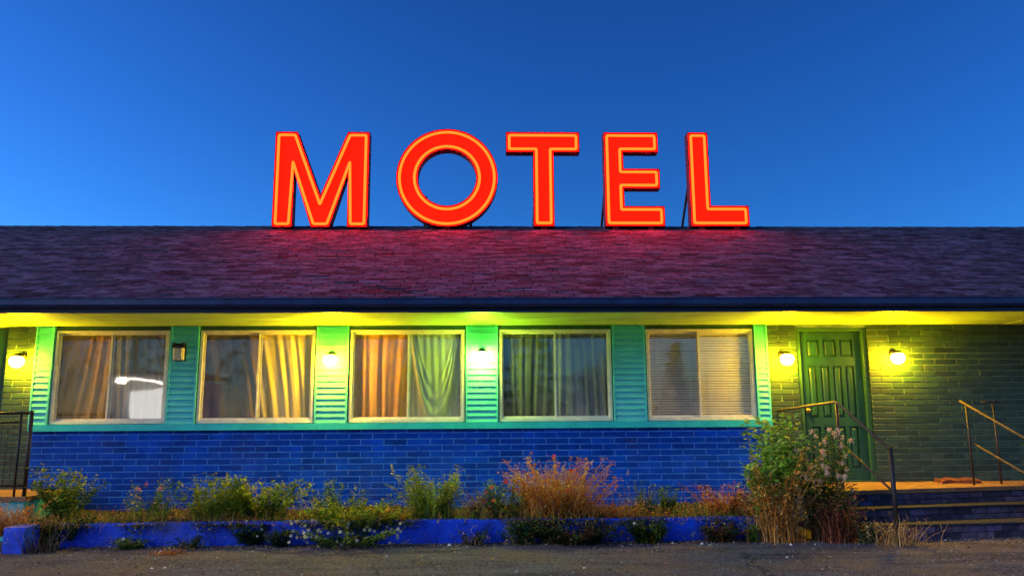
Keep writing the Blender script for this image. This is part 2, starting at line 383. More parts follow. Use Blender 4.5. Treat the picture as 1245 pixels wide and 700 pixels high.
def shingles(mb, org, u, nn, seed, fine=True):
    rn = random.Random(seed); Ls = 6.0 / math.cos(ang); e = .14; rows = int(Ls / e) + 1
    for r in range(rows):
        s0 = r * e; s1 = min(s0 + e + .02, Ls)
        if s1 <= s0: continue
        x = XL - (r % 2) * .15 - rn.random() * .05; rt = rn.uniform(.88, 1.1)
        while x < XR:
            wd = .3 + rn.uniform(-.008, .008); xa, xb = max(x, XL), min(x + wd - .016, XR)
            if xb > xa:
                lift = .011 + rn.random() * .005 + (rn.random() < .04) * .008; drop = rn.uniform(-.006, .006)
                t = rt * rn.uniform(.5, 1.35); 
                if rn.random() < .12: t *= .4
                p = lambda xx, s, h: org + Vector((xx, 0, 0)) + u * s + nn * h
                a0, a1, b0, b1 = p(xa, s0+drop, lift), p(xb, s0+drop, lift), p(xb, s1, .003), p(xa, s1, .003)
                c0, c1 = p(xa, s0+drop, 0), p(xb, s0+drop, 0)
                cc = (t*rn.uniform(.95, 1.08), t, t*rn.uniform(.95, 1.12))
                mb.mesh([a0, a1, b0, b1, c0, c1], [(0,1,2,3),(4,5,1,0)], cc)
            x += wd
mb = MB(); O = Vector((0, -1.56, 2.785 - .06 * SL + .0))
shingles(mb, O, U, Nn, 21)
mb.mesh([(XL, -1.56, 2.76), (XR, -1.56, 2.76), (XR, 4.5, 5.145), (XL, 4.5, 5.145)], [(0,1,2,3)], (.15, .15, .15))
# back slope
mb.mesh([(XL, 4.5, 5.15), (XR, 4.5, 5.15), (XR, 10.5, 2.785), (XL, 10.5, 2.785)], [(0,1,2,3)])
mb.mesh([(XL, -1.56, 2.755), (XL, 4.5, 5.14), (XL, 10.5, 2.78), (XL, 10.5, 2.68), (XL, 4.5, 5.0), (XL, -1.5, 2.68)], [(0,1,2,3,4,5)])
mb.mesh([(XR, -1.56, 2.755), (XR, 4.5, 5.14), (XR, 10.5, 2.78), (XR, 10.5, 2.68), (XR, 4.5, 5.0), (XR, -1.5, 2.68)], [(5,4,3,2,1,0)])
rf = part(mb, 'roof', M['shingle'], B)
mb = MB(); x = XL; rn = random.Random(8)
while x < XR:
    h = rn.uniform(0, .006)
    mb.mesh([(x, 4.36, 5.112+h), (x+.34, 4.36, 5.105+h), (x+.34, 4.5, 5.168+h), (x, 4.5, 5.178+h), (x, 4.64, 5.112+h), (x+.34, 4.64, 5.105+h), (x, 4.36, 5.09), (x+.34, 4.36, 5.09)],
            [(0,1,2,3),(3,2,5,4),(6,7,1,0),(6,0,3,4)])
    x += .3
part(mb, 'ridge_cap', M['ridge'], rf)

# door
mb = MB(); y0 = .085
lx0, lx1, lz0, lz1 = 4.335, 5.205, .52, 2.545
mb.box(lx0, lx1, y0+.022, y0+.06, lz0, lz1)
def col4(k, n_, a, b_, gap): 
    wd = (b_ - a - gap * (n_ - 1)) / n_; return a + k * (wd + gap), a + k * (wd + gap) + wd
xs0, xs1 = lx0 + .11, lx1 - .11
rows = [(2.19, 2.44, 3), (1.36, 2.07, 4), (.68, 1.24, 4)]
# rails and stiles
mb.box(lx0, xs0, y0, y0+.022, lz0, lz1); mb.box(xs1, lx1, y0, y0+.022, lz0, lz1)
for a, b_ in ((lz0, .68), (1.24, 1.36), (2.07, 2.19), (2.44, lz1)): mb.box(xs0, xs1, y0, y0+.022, a, b_)
for za, zb, nn_ in rows:
    for k in range(nn_):
        a, b_ = col4(k, nn_, xs0, xs1, .05)
        if k: mb.box(a-.05, a, y0, y0+.022, za, zb)
        mb.mesh([(a+.012, y0+.021, za+.012), (b_-.012, y0+.021, za+.012), (b_-.012, y0+.021, zb-.012), (a+.012, y0+.021, zb-.012),
                 (a+.04, y0+.004, za+.04), (b_-.04, y0+.004, za+.04), (b_-.04, y0+.004, zb-.04), (a+.04, y0+.004, zb-.04)],
                [(4,5,6,7),(0,1,5,4),(1,2,6,5),(2,3,7,6),(3,0,4,7)])
dr = part(mb, 'door', M['door'], B)
mb = MB(); mb.box(DX0+.001, lx0-.004, .03, .15, .5, 2.597); mb.box(lx1+.004, DX1-.001, .03, .15, .5, 2.597); mb.box(lx0-.004, lx1+.004, .03, .15, lz1+.004, 2.597)
mb.box(DX0+.001, DX1-.001, .02, .16, .5, .518)
part(mb, 'door_frame', M['darktrim'], dr)
mb = MB(); mb.lathe([(0, -.055), (.026, -.05), (.03, -.035), (.02, -.02), (.012, -.012), (.012, -.004), (.03, -.003), (.03, 0)], (lx0+.06, y0, 1.46), 'y', 14)
part(mb, 'handle', M['brass'], dr, True)

# ------------------------------------------------------------------ neon letters
def offset(poly, dist):
    out = []; n_ = len(poly)
    area = sum(poly[i][0]*poly[(i+1) % n_][1] - poly[(i+1) % n_][0]*poly[i][1] for i in range(n_)) / 2
    sg = 1 if area > 0 else -1
    for i in range(n_):
        p0, p1, p2 = Vector(poly[i-1]), Vector(poly[i]), Vector(poly[(i+1) % n_])
        a = (p1-p0).normalized(); b_ = (p2-p1).normalized()
        na = Vector((-a.y, a.x)) * sg; nb = Vector((-b_.y, b_.x)) * sg
        m_ = (na + nb).normalized(); k = dist / max(.38, m_.dot(na)); out.append(tuple(p1 + m_ * k))
    return out
def circ(cx, cz, r, n_=64): return [(cx + r*math.cos(2*math.pi*k/n_), cz + r*math.sin(2*math.pi*k/n_)) for k in range(n_)]
YF, YB = 4.1, 4.34
neon = emit('orange_neon_tube', (1, .0052, .0004), 52)
rface_glow = emit('red_letter_face_added_glow', (1, .0012, .0002), 8); rface_glow.node_tree.nodes['Principled BSDF'].inputs['Base Color'].default_value = (.8, .006, .001, 1)  # reflecting faces given an added glow to throw more red on the roof
LET = {
 'M': [(-4.19, 5.055), (-4.19, 6.99), (-3.76, 6.99), (-3.275, 5.69), (-2.775, 6.99), (-2.345, 6.99), (-2.345, 5.055), (-2.745, 5.055), (-2.745, 6.19), (-3.08, 5.055), (-3.44, 5.055), (-3.80, 6.19), (-3.80, 5.055)],
 'T': [(.348, 7.005), (1.814, 7.005), (1.814, 6.588), (1.296, 6.588), (1.296, 5.078), (.886, 5.078), (.886, 6.588), (.348, 6.588)],
 'E': [(2.295, 7.007), (3.384, 7.007), (3.384, 6.596), (2.682, 6.596), (2.682, 6.254), (3.40, 6.254), (3.40, 5.848), (2.682, 5.848), (2.682, 5.488), (3.472, 5.488), (3.472, 5.08), (2.295, 5.08)],
 'L': [(3.985, 7.014), (4.392, 7.014), (4.392, 5.50), (5.145, 5.50), (5.145, 5.082), (3.985, 5.082)],
}
LBL = {'M': 'glowing red letter M outlined in orange neon, first of the rooftop word', 'O': 'round red neon letter O on two short roof posts',
       'T': 'red neon letter T between the O and the E on the ridge', 'E': 'three armed red neon letter E on the roof ridge', 'L': 'red neon letter L ending the rooftop word, braced from behind'}
BR = {'M': [-3.99, -2.55], 'O': [-1.25, -.35], 'T': [.93, 1.24], 'E': [2.34, 2.62], 'L': [4.02, 4.33]}
def rear_roof(y): return 5.15 - SL * (y - 4.5)
for L in 'MOTEL':
    loops = [circ(-.813, 6.062, 1.0), circ(-.813, 6.062, .572)] if L == 'O' else [LET[L]]
    cx = sum(p[0] for p in loops[0]) / len(loops[0])
    t = thing('neon_letter', (cx, 4.22, 5.03), LBL[L], 'sign letter', 'MOTEL letters on the roof ridge')
    can = MB(); fc = MB(); tb = MB()
    def ring(mb, A, ya, Bl, yb):
        n_ = len(A)
        mb.mesh([(p[0], ya, p[1]) for p in A] + [(p[0], yb, p[1]) for p in Bl], [(i, (i+1) % n_, (i+1) % n_ + n_, i + n_) for i in range(n_)])
    ins = []
    for k, lp in enumerate(loops):
        sgn = 1 if k == 0 else -1
        a1 = offset(lp, .012 * sgn); a2 = offset(lp, .02 * sgn)
        ring(can, lp, YB, lp, YF + .006); ring(can, lp, YF + .006, a1, YF); ring(can, a1, YF, a2, YF+.004); ring(can, a2, YF+.004, a2, YF + .05)
        ins.append(a2)
        tl = offset(lp, .068 * sgn)
        # neon glass: rounded corners, small standoffs
        pts = []
        n_ = len(tl)
        if L == 'O': pts = [(p[0], YF+.012, p[1]) for p in tl]
        else:
            for i in range(n_):
                p0, p1, p2 = Vector(tl[i-1]), Vector(tl[i]), Vector(tl[(i+1) % n_])
                q0 = p1 + (p0-p1).normalized() * .028; q2 = p1 + (p2-p1).normalized() * .028
                for s in (0, .25, .5, .75, 1):
                    q = q0*(1-s)**2 + p1*2*s*(1-s) + q2*s*s; pts.append((q.x, YF+.008, q.y))
        tb.tube(pts, .026, 8, closed=True)
    if L == 'O':
        for mbx, yy, src in ((fc, YF+.045, ins), (can, YB-.001, loops)): ring(mbx, src[0], yy, src[1], yy)
    else:
        for mbx, yy, src in ((fc, YF+.045, ins[0]), (can, YB-.001, loops[0])):
            tri = tessellate_polygon([[Vector((p[0], p[1], 0)) for p in src]])
            mbx.mesh([(p[0], yy, p[1]) for p in src], [tuple(q) for q in tri])
    part(can, 'letter_housing', M['darkred'], t); part(fc, 'letter_face', rface_glow, t); part(tb, 'neon_tube', neon, t, True)
    for bx in BR[L]:
        p = MB()
        if L == 'O':
            p.box(bx-.03, bx+.03, YB+.002, YB+.07, 5.0, 5.75); part(p, 'support_post', M['wood'], t)
        else:
            p.tube([(bx, YB-.01, 6.0), (bx, 5.42, rear_roof(5.42) - .02)], .026, 6); part(p, 'brace', M['railp'], t)
    # feet resting on the ridge slope
    for bx in ([-4.0, -3.26, -2.55] if L == 'M' else [-.813] if L == 'O' else [1.09] if L == 'T' else [2.5, 3.2] if L == 'E' else [4.2, 4.9]):
        p = MB(); p.box(bx-.06, bx+.06, YF+.03, YB-.03, 4.95, 5.09 if L != 'O' else 5.075); part(p, 'mounting_foot', M['darkred'], t)

# ------------------------------------------------------------------ wall lamps
yel = emit('yellow_lamp_globe', (1, .54, .006), 430); grn = emit('greenish_lamp_globe', (.7, 1, .05), 165)
def wall_lamp(x, z, y, em, label, a=.14):
    t = thing('wall_lamp', (x, y, z), label, 'wall lamp', 'lit porch lamps along the facade')
    p = MB(); p.lathe([(0, -.022), (.045, -.02), (.055, -.006), (.055, 0)], (x, y, z+.05), 'y', 18); part(p, 'back_plate', M['lampmetal'], t, True)
    p = MB(); p.tube([(x, y-.01, z+.06), (x, y-a*.55, z+.095), (x, y-a, z+.08)], .009, 8)
    p.lathe([(0, .085), (.02, .083), (.05, .07), (.074, .05), (.074, .044)], (x, y-a, z), 'z', 18); part(p, 'cap', M['lampmetal'], t, True)
    p = MB(); p.lathe([(.05, .043), (.074, .03), (.092, -.005), (.086, -.05), (.06, -.088), (.024, -.104), (0, -.106)], (x, y-a, z), 'z', 18); part(p, 'globe', em, t, True)
wall_lamp(-6.25, 2.18, -.002, yel, 'lit yellow globe lamp on the brick pier left of all the windows')
wall_lamp(-2.115, 2.18, -.055, yel, 'lit yellow globe lamp on siding between second and third windows')
wall_lamp(-.09, 2.215, -.055, grn, 'lit greenish globe lamp on siding between third and fourth windows')
wall_lamp(4.05, 2.165, -.002, yel, 'lit yellow globe lamp on narrow brick strip left of the green door', .2)
wall_lamp(5.61, 2.18, -.002, yel, 'lit yellow globe lamp on the brick wall right of the green door')
# unlit square lamp on second pier
t = thing('box_lamp', (-4.145, -.055, 2.27), 'unlit square lamp with pale cover and dark cap between first two windows', 'wall lamp')
p = MB(); p.box(-4.215, -4.075, -.07, -.05, 2.16, 2.40); part(p, 'back_plate', M['lampmetal'], t)
p = MB(); p.box(-4.222, -4.068, -.17, -.0705, 2.335, 2.365); p.box(-4.215, -4.195, -.165, -.0705, 2.365, 2.40); p.box(-4.095, -4.075, -.165, -.0705, 2.365, 2.40); part(p, 'cap', M['lampmetal'], t)
p = MB(); p.box(-4.205, -4.085, -.155, -.0705, 2.17, 2.334, ch=.012); part(p, 'cover', M['frost'], t)

# ------------------------------------------------------------------ curtains and blinds
def curtain(x0, x1, fn, m, label, z0=WZ0-.04, z1=WZ1-.02, nx=110, nz=30, y=.085):
    t_ = MB(); vs = []; fs = []
    for j in range(nz+1):
        v = j/nz; z = z0+(z1-z0)*v
        for i in range(nx+1):
            u = i/nx; dx, dy = fn(u, v); vs.append((x0+(x1-x0)*u+dx, y+dy, z))
    for j in range(nz):
        for i in range(nx): a = j*(nx+1)+i; fs.append((a, a+1, a+nx+2, a+nx+1))
    t_.mesh(vs, fs); o = t_.build('curtain', m, smooth=True); org = Vector(((x0+x1)/2, y, z0))
    o.data.transform(Matrix.Translation(-org)); o.location = org
    return tag(o, label, 'curtain', 'curtains behind the windows')
def pleats(nf, amp, lean=0, seed=0, gather=0):
    rn = random.Random(seed); ph = [rn.uniform(0, 6.3) for _ in range(5)]
    def f(u, v):
        uu = u + lean*(1-v) + .03*math.sin(ph[0]+u*5+v*2) + gather*(u-.5)*(1-v)
        a = 2*math.pi*nf*uu
        k = math.sin(a+ph[1]) + .45*math.sin(a*1.73+ph[2]+v) + .3*math.sin(a*.47+ph[3]-v*1.5)
        return 0, amp*k*(.55+.6*(1-v))*.6
    return f
def swag(u, v):
    # bottom hem caught up: folds run as nested U curves below a pinched top corner
    q = v - .10 - 1.15*(2*u-.95)**2
    k = math.exp(-(q/.045)**2)*1.0 + .7*math.exp(-((q-.17)/.04)**2) + .5*math.exp(-((q-.34)/.05)**2)
    back = .03 if q < -.03 else 0
    return 0, -.034*k + back*min(1, (-q-.03)*6) + .005*math.sin(46*u+3*v)
C = [curtmat('orange_tan_cloth', (.85, .5, .2), (.7, .38, .14)), curtmat('taupe_net_cloth', (.5, .36, .28), (.36, .27, .22)), curtmat('cream_cloth', (.9, .8, .5), (.85, .7, .4)),
     curtmat('amber_cloth', (.85, .48, .16), (.6, .3, .12)), curtmat('pale_green_white_sheer', (.8, .8, .68), (.65, .66, .56)), curtmat('grey_net_cloth', (.24, .23, .2), (.16, .155, .13)), curtmat('light_grey_cloth', (.6, .55, .58), (.45, .42, .44)), curtmat('silver_taupe_cloth', (.7, .62, .5), (.5, .43, .35))]
curtain(-5.79, -5.08, pleats(5, .022, .22, 1), C[0], 'orange tan curtain with slanting folds in left half of the first window')
curtain(-5.07, -4.34, pleats(7, .018, -.05, 2), C[7], 'silvery curtain in right half of the first window behind bright reflection')
curtain(-3.87, -3.11, pleats(4, .016, -.30, 3), C[1], 'dark taupe curtain with leaning folds in left half of second window')
curtain(-3.10, -2.38, pleats(4.5, .03, -.28, 14, .25), C[2], 'bright cream yellow curtain in right half of the second window')
curtain(-1.85, -1.10, pleats(4.5, .024, .04, 5), C[3], 'amber curtain with straight heavy folds in left half of third window')
curtain(-1.09, -.35, swag, C[4], 'pale sheer curtain hanging in a U shaped swag in third window')
curtain(.175, .91, pleats(7, .016, .02, 6), C[5], 'dim olive grey net curtain in left half of the fourth window')
curtain(.92, 1.65, pleats(6, .018, .0, 7), C[6], 'light grey pleated curtain reflecting trees in right half of fourth window')
M['slat'] = mat('white_blind_slats', (.88, .84, .76), .5, (.8, .76, .7), 6)
M['slat_dimmed'] = mat('dimmed_white_blind_slats', (.7, .6, .55), .5, (.6, .5, .47), 6)  # white slats coloured darker so the mirrored conifer stands out
for x0, x1, m_, lb in ((2.205, 2.895, M['slat_dimmed'], 'dimmed white horizontal blind in left half of the fifth window reflecting a conifer'), (2.91, 3.61, M['slat'], 'warm lit white horizontal blind in right half of the fifth window')):
    t = thing('window_blind', ((x0+x1)/2, .1, WZ1-.04), lb, 'blind', 'blinds of the fifth window')
    p = MB(); z = WZ0+.03; rn = random.Random(5)
    while z < WZ1-.06:
        dz = rn.uniform(-.001, .001)
        for a, b_ in (((x0, .048, z-.014+dz), (x0, .051, z+.014+dz)),):
            p.mesh([a, (x1, a[1], a[2]), (x1, (a[1]+b_[1])/2-.004, (a[2]+b_[2])/2), (x0, (a[1]+b_[1])/2-.004, (a[2]+b_[2])/2), b_, (x1, b_[1], b_[2])], [(0,1,2,3),(3,2,5,4)])
        z += .0345
    part(p, 'slats', m_, t, True)
    p = MB(); p.box(x0, x1, .045, .08, WZ1-.06, WZ1-.03); part(p, 'head_rail', M['slat'], t)
    p = MB(); p.box(x0, x1, .06, .075, WZ0+.002, WZ0+.016); part(p, 'bottom_rail', M['slat'], t)
    p = MB()
    for xx in (x0+.12, x1-.12): p.tube([(xx, .043, WZ0+.02), (xx, .043, WZ1-.05)], .0015, 4)
    part(p, 'cord', M['slat'], t)

# ------------------------------------------------------------------ entrance steps
S = thing('entrance_steps', (5.6, -.9, 0), 'dark brick steps and tan landing below the green door', 'steps')
def front(x, a, s): return a + s * (x - 4.3)
def slab(mb, x0, x1, a, s, yb, z0, z1):
    mb.mesh([(x0, front(x0, a, s), z0), (x1, front(x1, a, s), z0), (x1, yb, z0), (x0, yb, z0), (x0, front(x0, a, s), z1), (x1, front(x1, a, s), z1), (x1, yb, z1), (x0, yb, z1)],
            [(0,3,2,1),(4,5,6,7),(0,1,5,4),(1,2,6,5),(2,3,7,6),(3,0,4,7)])
p = MB(); slab(p, 3.95, 8.2, -1.27, .20, -.003, .452, .5); part(p, 'landing', M['conc'], S)
for k, (x0, a, s, za, zb) in enumerate(((3.99, -1.24, .20, 0, .45), (4.18, -1.52, .17, 0, .30), (4.30, -1.80, .10, 0, .15))):
    p = MB(); slab(p, x0, 8.15, a, s, -.01-k*.003, za, zb)
    rn = random.Random(30+k); H = .075
    for r in range(2 if k else 2):
        zz = zb - .15 + r*.075; x = x0 - (r % 2)*.1
        while x < 8.15:
            xa, xb = max(x, x0), min(x+.195, 8.15)
            if xb - xa > .02:
                tt = rn.uniform(.5, 1.9); tn = (tt, tt*rn.uniform(.85, 1), tt*rn.uniform(.9, 1.3)); yo = .012 + rn.uniform(0, .003)
                A = front(xa, a, s)-yo; Bq = front(xb, a, s)-yo
                p.mesh([(xa, A, zz+.004), (xb, Bq, zz+.004), (xb, Bq, zz+.068), (xa, A, zz+.068), (xa, A+yo, zz+.004), (xb, Bq+yo, zz+.004), (xb, Bq+yo, zz+.068), (xa, A+yo, zz+.068)],
                       [(0,1,2,3),(0,4,5,1),(1,5,6,2),(2,6,7,3),(3,7,4,0)], tn)
            x += .205
    if k: p2 = MB(); slab(p2, x0-.01, 8.155, a-.03, s, -.02, zb+.001, zb+.022); part(p2, 'tread', M['nosing'], S)
    part(p, 'riser', M['stepb'], S)

def handrail(label, parts_):
    x, y, z = parts_[0][2][0]
    t = thing('handrail', (x, y, .5), label, 'handrail', 'metal handrails of the entrance steps')
    for nm, r, pts, m_ in parts_:
        p = MB(); p.tube(pts, r, 8); part(p, nm, m_, t, True)
handrail('rusty handrail with black posts at the left side of the entrance steps', [
 ('top_rail', .017, [(3.95, -.01, 1.455), (4.24, -1.15, 1.545), (4.25, -1.2, 1.53), (4.47, -1.95, .995)], M['rail']),
 ('lower_rail', .014, [(4.245, -1.2, 1.07), (4.46, -1.94, .55)], M['rail']),
 ('post', .022, [(4.25, -1.17, .5), (4.25, -1.17, 1.53)], M['railp']),
 ('post', .026, [(4.47, -1.95, 0), (4.47, -1.95, 1.03)], M['railp'])])
handrail('rusty handrail with thin posts at the right side of the entrance steps', [
 ('top_rail', .015, [(6.12, -.62, 1.56), (6.33, -1.42, 1.13), (6.45, -1.9, .9)], M['rail']),
 ('lower_rail', .013, [(6.20, -.7, 1.02), (6.35, -1.42, .68), (6.45, -1.9, .45)], M['rail']),
 ('upper_bar', .012, [(6.45, -.55, 1.545), (6.68, -.55, 1.545)], M['railp']),
 ('post', .014, [(6.16, -.68, .5), (6.16, -.68, 1.54)], M['railp']),
 ('post', .014, [(6.60, -.55, .5), (6.60, -.55, 1.545)], M['railp']),
 ('post', .018, [(6.45, -1.88, .0), (6.45, -1.88, .92)], M['railp'])])
# rumpled mat
p = MB(); rn = random.Random(3); vs = []; fs = []
for j in range(9):
    for i in range(15):
        u, v = i/14, j/8; h = .025 + .03*abs(math.sin(u*7+v*2)) * (.4+.6*v) + rn.uniform(0, .008)
        vs.append((5.93+.5*u+.05*v, -.38+.28*v+.03*math.sin(u*5), .502+h))
for j in range(8):
    for i in range(14): a = j*15+i; fs.append((a, a+1, a+16, a+15))
nb = len(vs); vs += [(v[0], v[1], .501) for v in vs]
for i in range(14): fs.append((i, i+nb, i+1+nb, i+1)); fs.append((120+i, 121+i, 121+i+nb, 120+i+nb))
for j in range(8): fs.append((j*15, j*15+15, j*15+15+nb, j*15+nb)); fs.append((j*15+14, j*15+14+nb, j*15+29+nb, j*15+29))
p.mesh(vs, fs); o = p.build('rumpled_mat', M['rust'], smooth=False); o.data.transform(Matrix.Translation((-6.18, .24, -.5))); o.location = (6.18, -.24, .5)
tag(o, 'rumpled rust brown mat lying on the landing against the brick wall', 'mat')

# left landing and railing
S2 = thing('side_landing', (-6.4, -.6, 0), 'tan topped raised landing behind the wire railing at far left', 'landing')
p = MB(); p.box(-9, -5.42, -1.1, -.004, .45, .5); part(p, 'landing', M['conc'], S2)
p = MB(); p.box(-8.96, -5.46, -1.06, -.004, 0, .449); part(p, 'riser', M['trim'], S2)
F = thing('wire_railing', (-5.5, -1.0, .5), 'black metal railing with wire mesh at the far left', 'railing')
for nm, pts, r in (('top_rail', [(-8.5, -1.0, 1.47), (-5.49, -1.0, 1.47)], .018), ('lower_rail', [(-8.5, -1.0, .62), (-5.52, -1.0, .62)], .014), ('middle_rail', [(-8.5, -1.0, 1.36), (-5.62, -1.0, 1.36)], .012),
                   ('post', [(-5.50, -1.0, .5), (-5.50, -1.0, 1.50)], .024), ('post', [(-5.62, -1.0, .5), (-5.62, -1.0, 1.47)], .014), ('post', [(-7.2, -1.0, .5), (-7.2, -1.0, 1.47)], .02)):
    p = MB(); p.tube(pts, r, 8); part(p, nm, M['railp'], F, True)
p = MB()
for k in range(40):
    x = -8.5 + k*.072; p.tube([(x, -1.0, .63), (x, -1.0, 1.36)], .0035, 4)
for k in range(10):
    z = .68 + k*.07; p.tube([(-8.5, -.996, z), (-5.63, -.996, z)], .0035, 4)
part(p, 'wire_mesh', M['railp'], F)

# ------------------------------------------------------------------ planter curb
def curbmesh(x0, x1, y, h, seed, th=.16):
    rn = random.Random(seed); p = MB(); nx = max(2, int((x1-x0)/.12)); prof = [(0, 0), (0, h-.025), (.02, h), (th-.02, h), (th, h-.02), (th, 0)]
    vs = []; fs = []
    for i in range(nx+1):
        x = x0+(x1-x0)*i/nx; w_ = .008*math.sin(x*2.1+seed)
        for a, z in prof: vs.append((x, y+a+w_+rn.uniform(-.003, .003), z+(rn.uniform(-.006, .004) if z else -.01)))
    for i in range(nx):
        for k in range(5): fs.append((i*6+k, (i+1)*6+k, (i+1)*6+k+1, i*6+k+1))
    fs.append(tuple(range(6))[::-1]); fs.append(tuple(nx*6+k for k in range(6)))
    p.mesh(vs, fs); return p
o = tag(curbmesh(-4.72, 3.3, -1.60, .25, 1).build('planter_curb', M['curb']), 'long low bright blue curb edging the flower bed', 'curb')
o = tag(curbmesh(-5.12, -4.90, -1.98, .26, 2, .3).build('curb_block', M['curb']), 'short bright blue curb block at the far left in front of the landing', 'curb')

# ------------------------------------------------------------------ plants
GRN = [(.14, .28, .03), (.20, .36, .04), (.10, .21, .03), (.28, .38, .04)]
YGR = [(.46, .48, .03), (.34, .44, .03), (.55, .48, .04), (.22, .34, .03)]
DGR = [(.03, .08, .025), (.05, .11, .03), (.025, .06, .02)]
BGR = [(.06, .18, .10), (.10, .24, .12), (.05, .12, .08)]
ORG = [(.90, .38, .05), (.75, .28, .04), (.95, .55, .10), (.5, .17, .04)]
TAN = [(.68, .46, .18), (.5, .32, .12), (.8, .58, .26), (.32, .18, .07)]
RED = [(.40, .10, .05), (.5, .18, .08), (.25, .07, .04)]
LGT = [(.45, .75, .10), (.32, .6, .09), (.6, .75, .14), (.18, .38, .06)]
BRN = [(.08, .045, .025), (.13, .07, .035), (.05, .03, .02)]
def vary(rn, c, k=.25): t = 1+rn.uniform(-k, k); return tuple(min(.95, x*t) for x in c)
def stem_curve(rn, base, h, out, az, n_=6, sag=0):
    p = []; 
    for i in range(n_+1):
        s = i/n_; rr = out*(s**1.6)
        p.append(Vector((base[0]+math.cos(az)*rr + rn.uniform(-.006, .006)*s*2, base[1]+math.sin(az)*rr, base[2]+h*s*(1-sag*s))))
    return p
def leaf(mb, p, d_, ln, wd, c):
    d_ = d_.normalized(); s = d_.cross(Vector((0, 0, 1)))
    if s.length < .05: s = Vector((1, 0, 0))
    s.normalize(); up = s.cross(d_)
    m1 = p + d_*ln*.5 + up*ln*.08
    mb.mesh([p, m1 + s*wd, p + d_*ln - up*ln*.1, m1 - s*wd], [(0,1,2),(0,2,3)], c)
def blade(mb, pts, wd, c):
    n_ = len(pts); vs = []; a = (pts[-1]-pts[0]).cross(Vector((0, 0, 1)))
    a = a.normalized() if a.length > .01 else Vector((1, 0, 0))
    for i, p in enumerate(pts): w_ = wd*(1-i/(n_-1)*.85); vs += [p-a*w_, p+a*w_]
    mb.mesh(vs, [(2*i, 2*i+1, 2*i+3, 2*i+2) for i in range(n_-1)], c)
def bloom(mb, p, r, kind, rn, c=None):
    if kind == 'daisy':
        nrm = Vector((rn.uniform(-.5, .5), -1, rn.uniform(-.1, .9))).normalized(); a = nrm.cross(Vector((0, 0, 1))).normalized(); b_ = nrm.cross(a)
        for k in range(9):
            t0 = 2*math.pi*k/9; t1 = t0+.5; q = lambda t, rr: p + (a*math.cos(t)+b_*math.sin(t))*rr
            mb.face([q(t0, r*.2), q(t0-.02, r), q(t1, r), q(t1-.05, r*.2)], vary(rn, c or (.85, .83, .75), .1))
        mb.face([p+nrm*.004+(a*math.cos(t*1.05)+b_*math.sin(t*1.05))*r*.33 for t in range(6)], (.75, .5, .05))
    elif kind == 'poppy':
        nrm = Vector((rn.uniform(-.6, .6), -.8, rn.uniform(.2, 1))).normalized(); a = nrm.cross(Vector((0, 0, 1))).normalized(); b_ = nrm.cross(a)
        for k in range(5):
            t0 = 2*math.pi*k/5+rn.random()*.2; cc = vary(rn, c or (.75, .06, .03), .25)
            q = lambda t, rr, h: p + (a*math.cos(t)+b_*math.sin(t))*rr + nrm*h
            mb.mesh([q(t0, 0, 0), q(t0-.55, r*.75, r*.3), q(t0, r*1.05, r*.45), q(t0+.55, r*.75, r*.3)], [(0,1,2),(0,2,3)], cc)
    else:   # fluffy seed head
        for k in range(26):
            d_ = Vector((rn.gauss(0, 1), rn.gauss(0, 1), rn.gauss(0, 1))).normalized()
            leaf(mb, p, d_, r*rn.uniform(.5, 1.0), r*.1, vary(rn, c or (.6, .4, .3), .3))
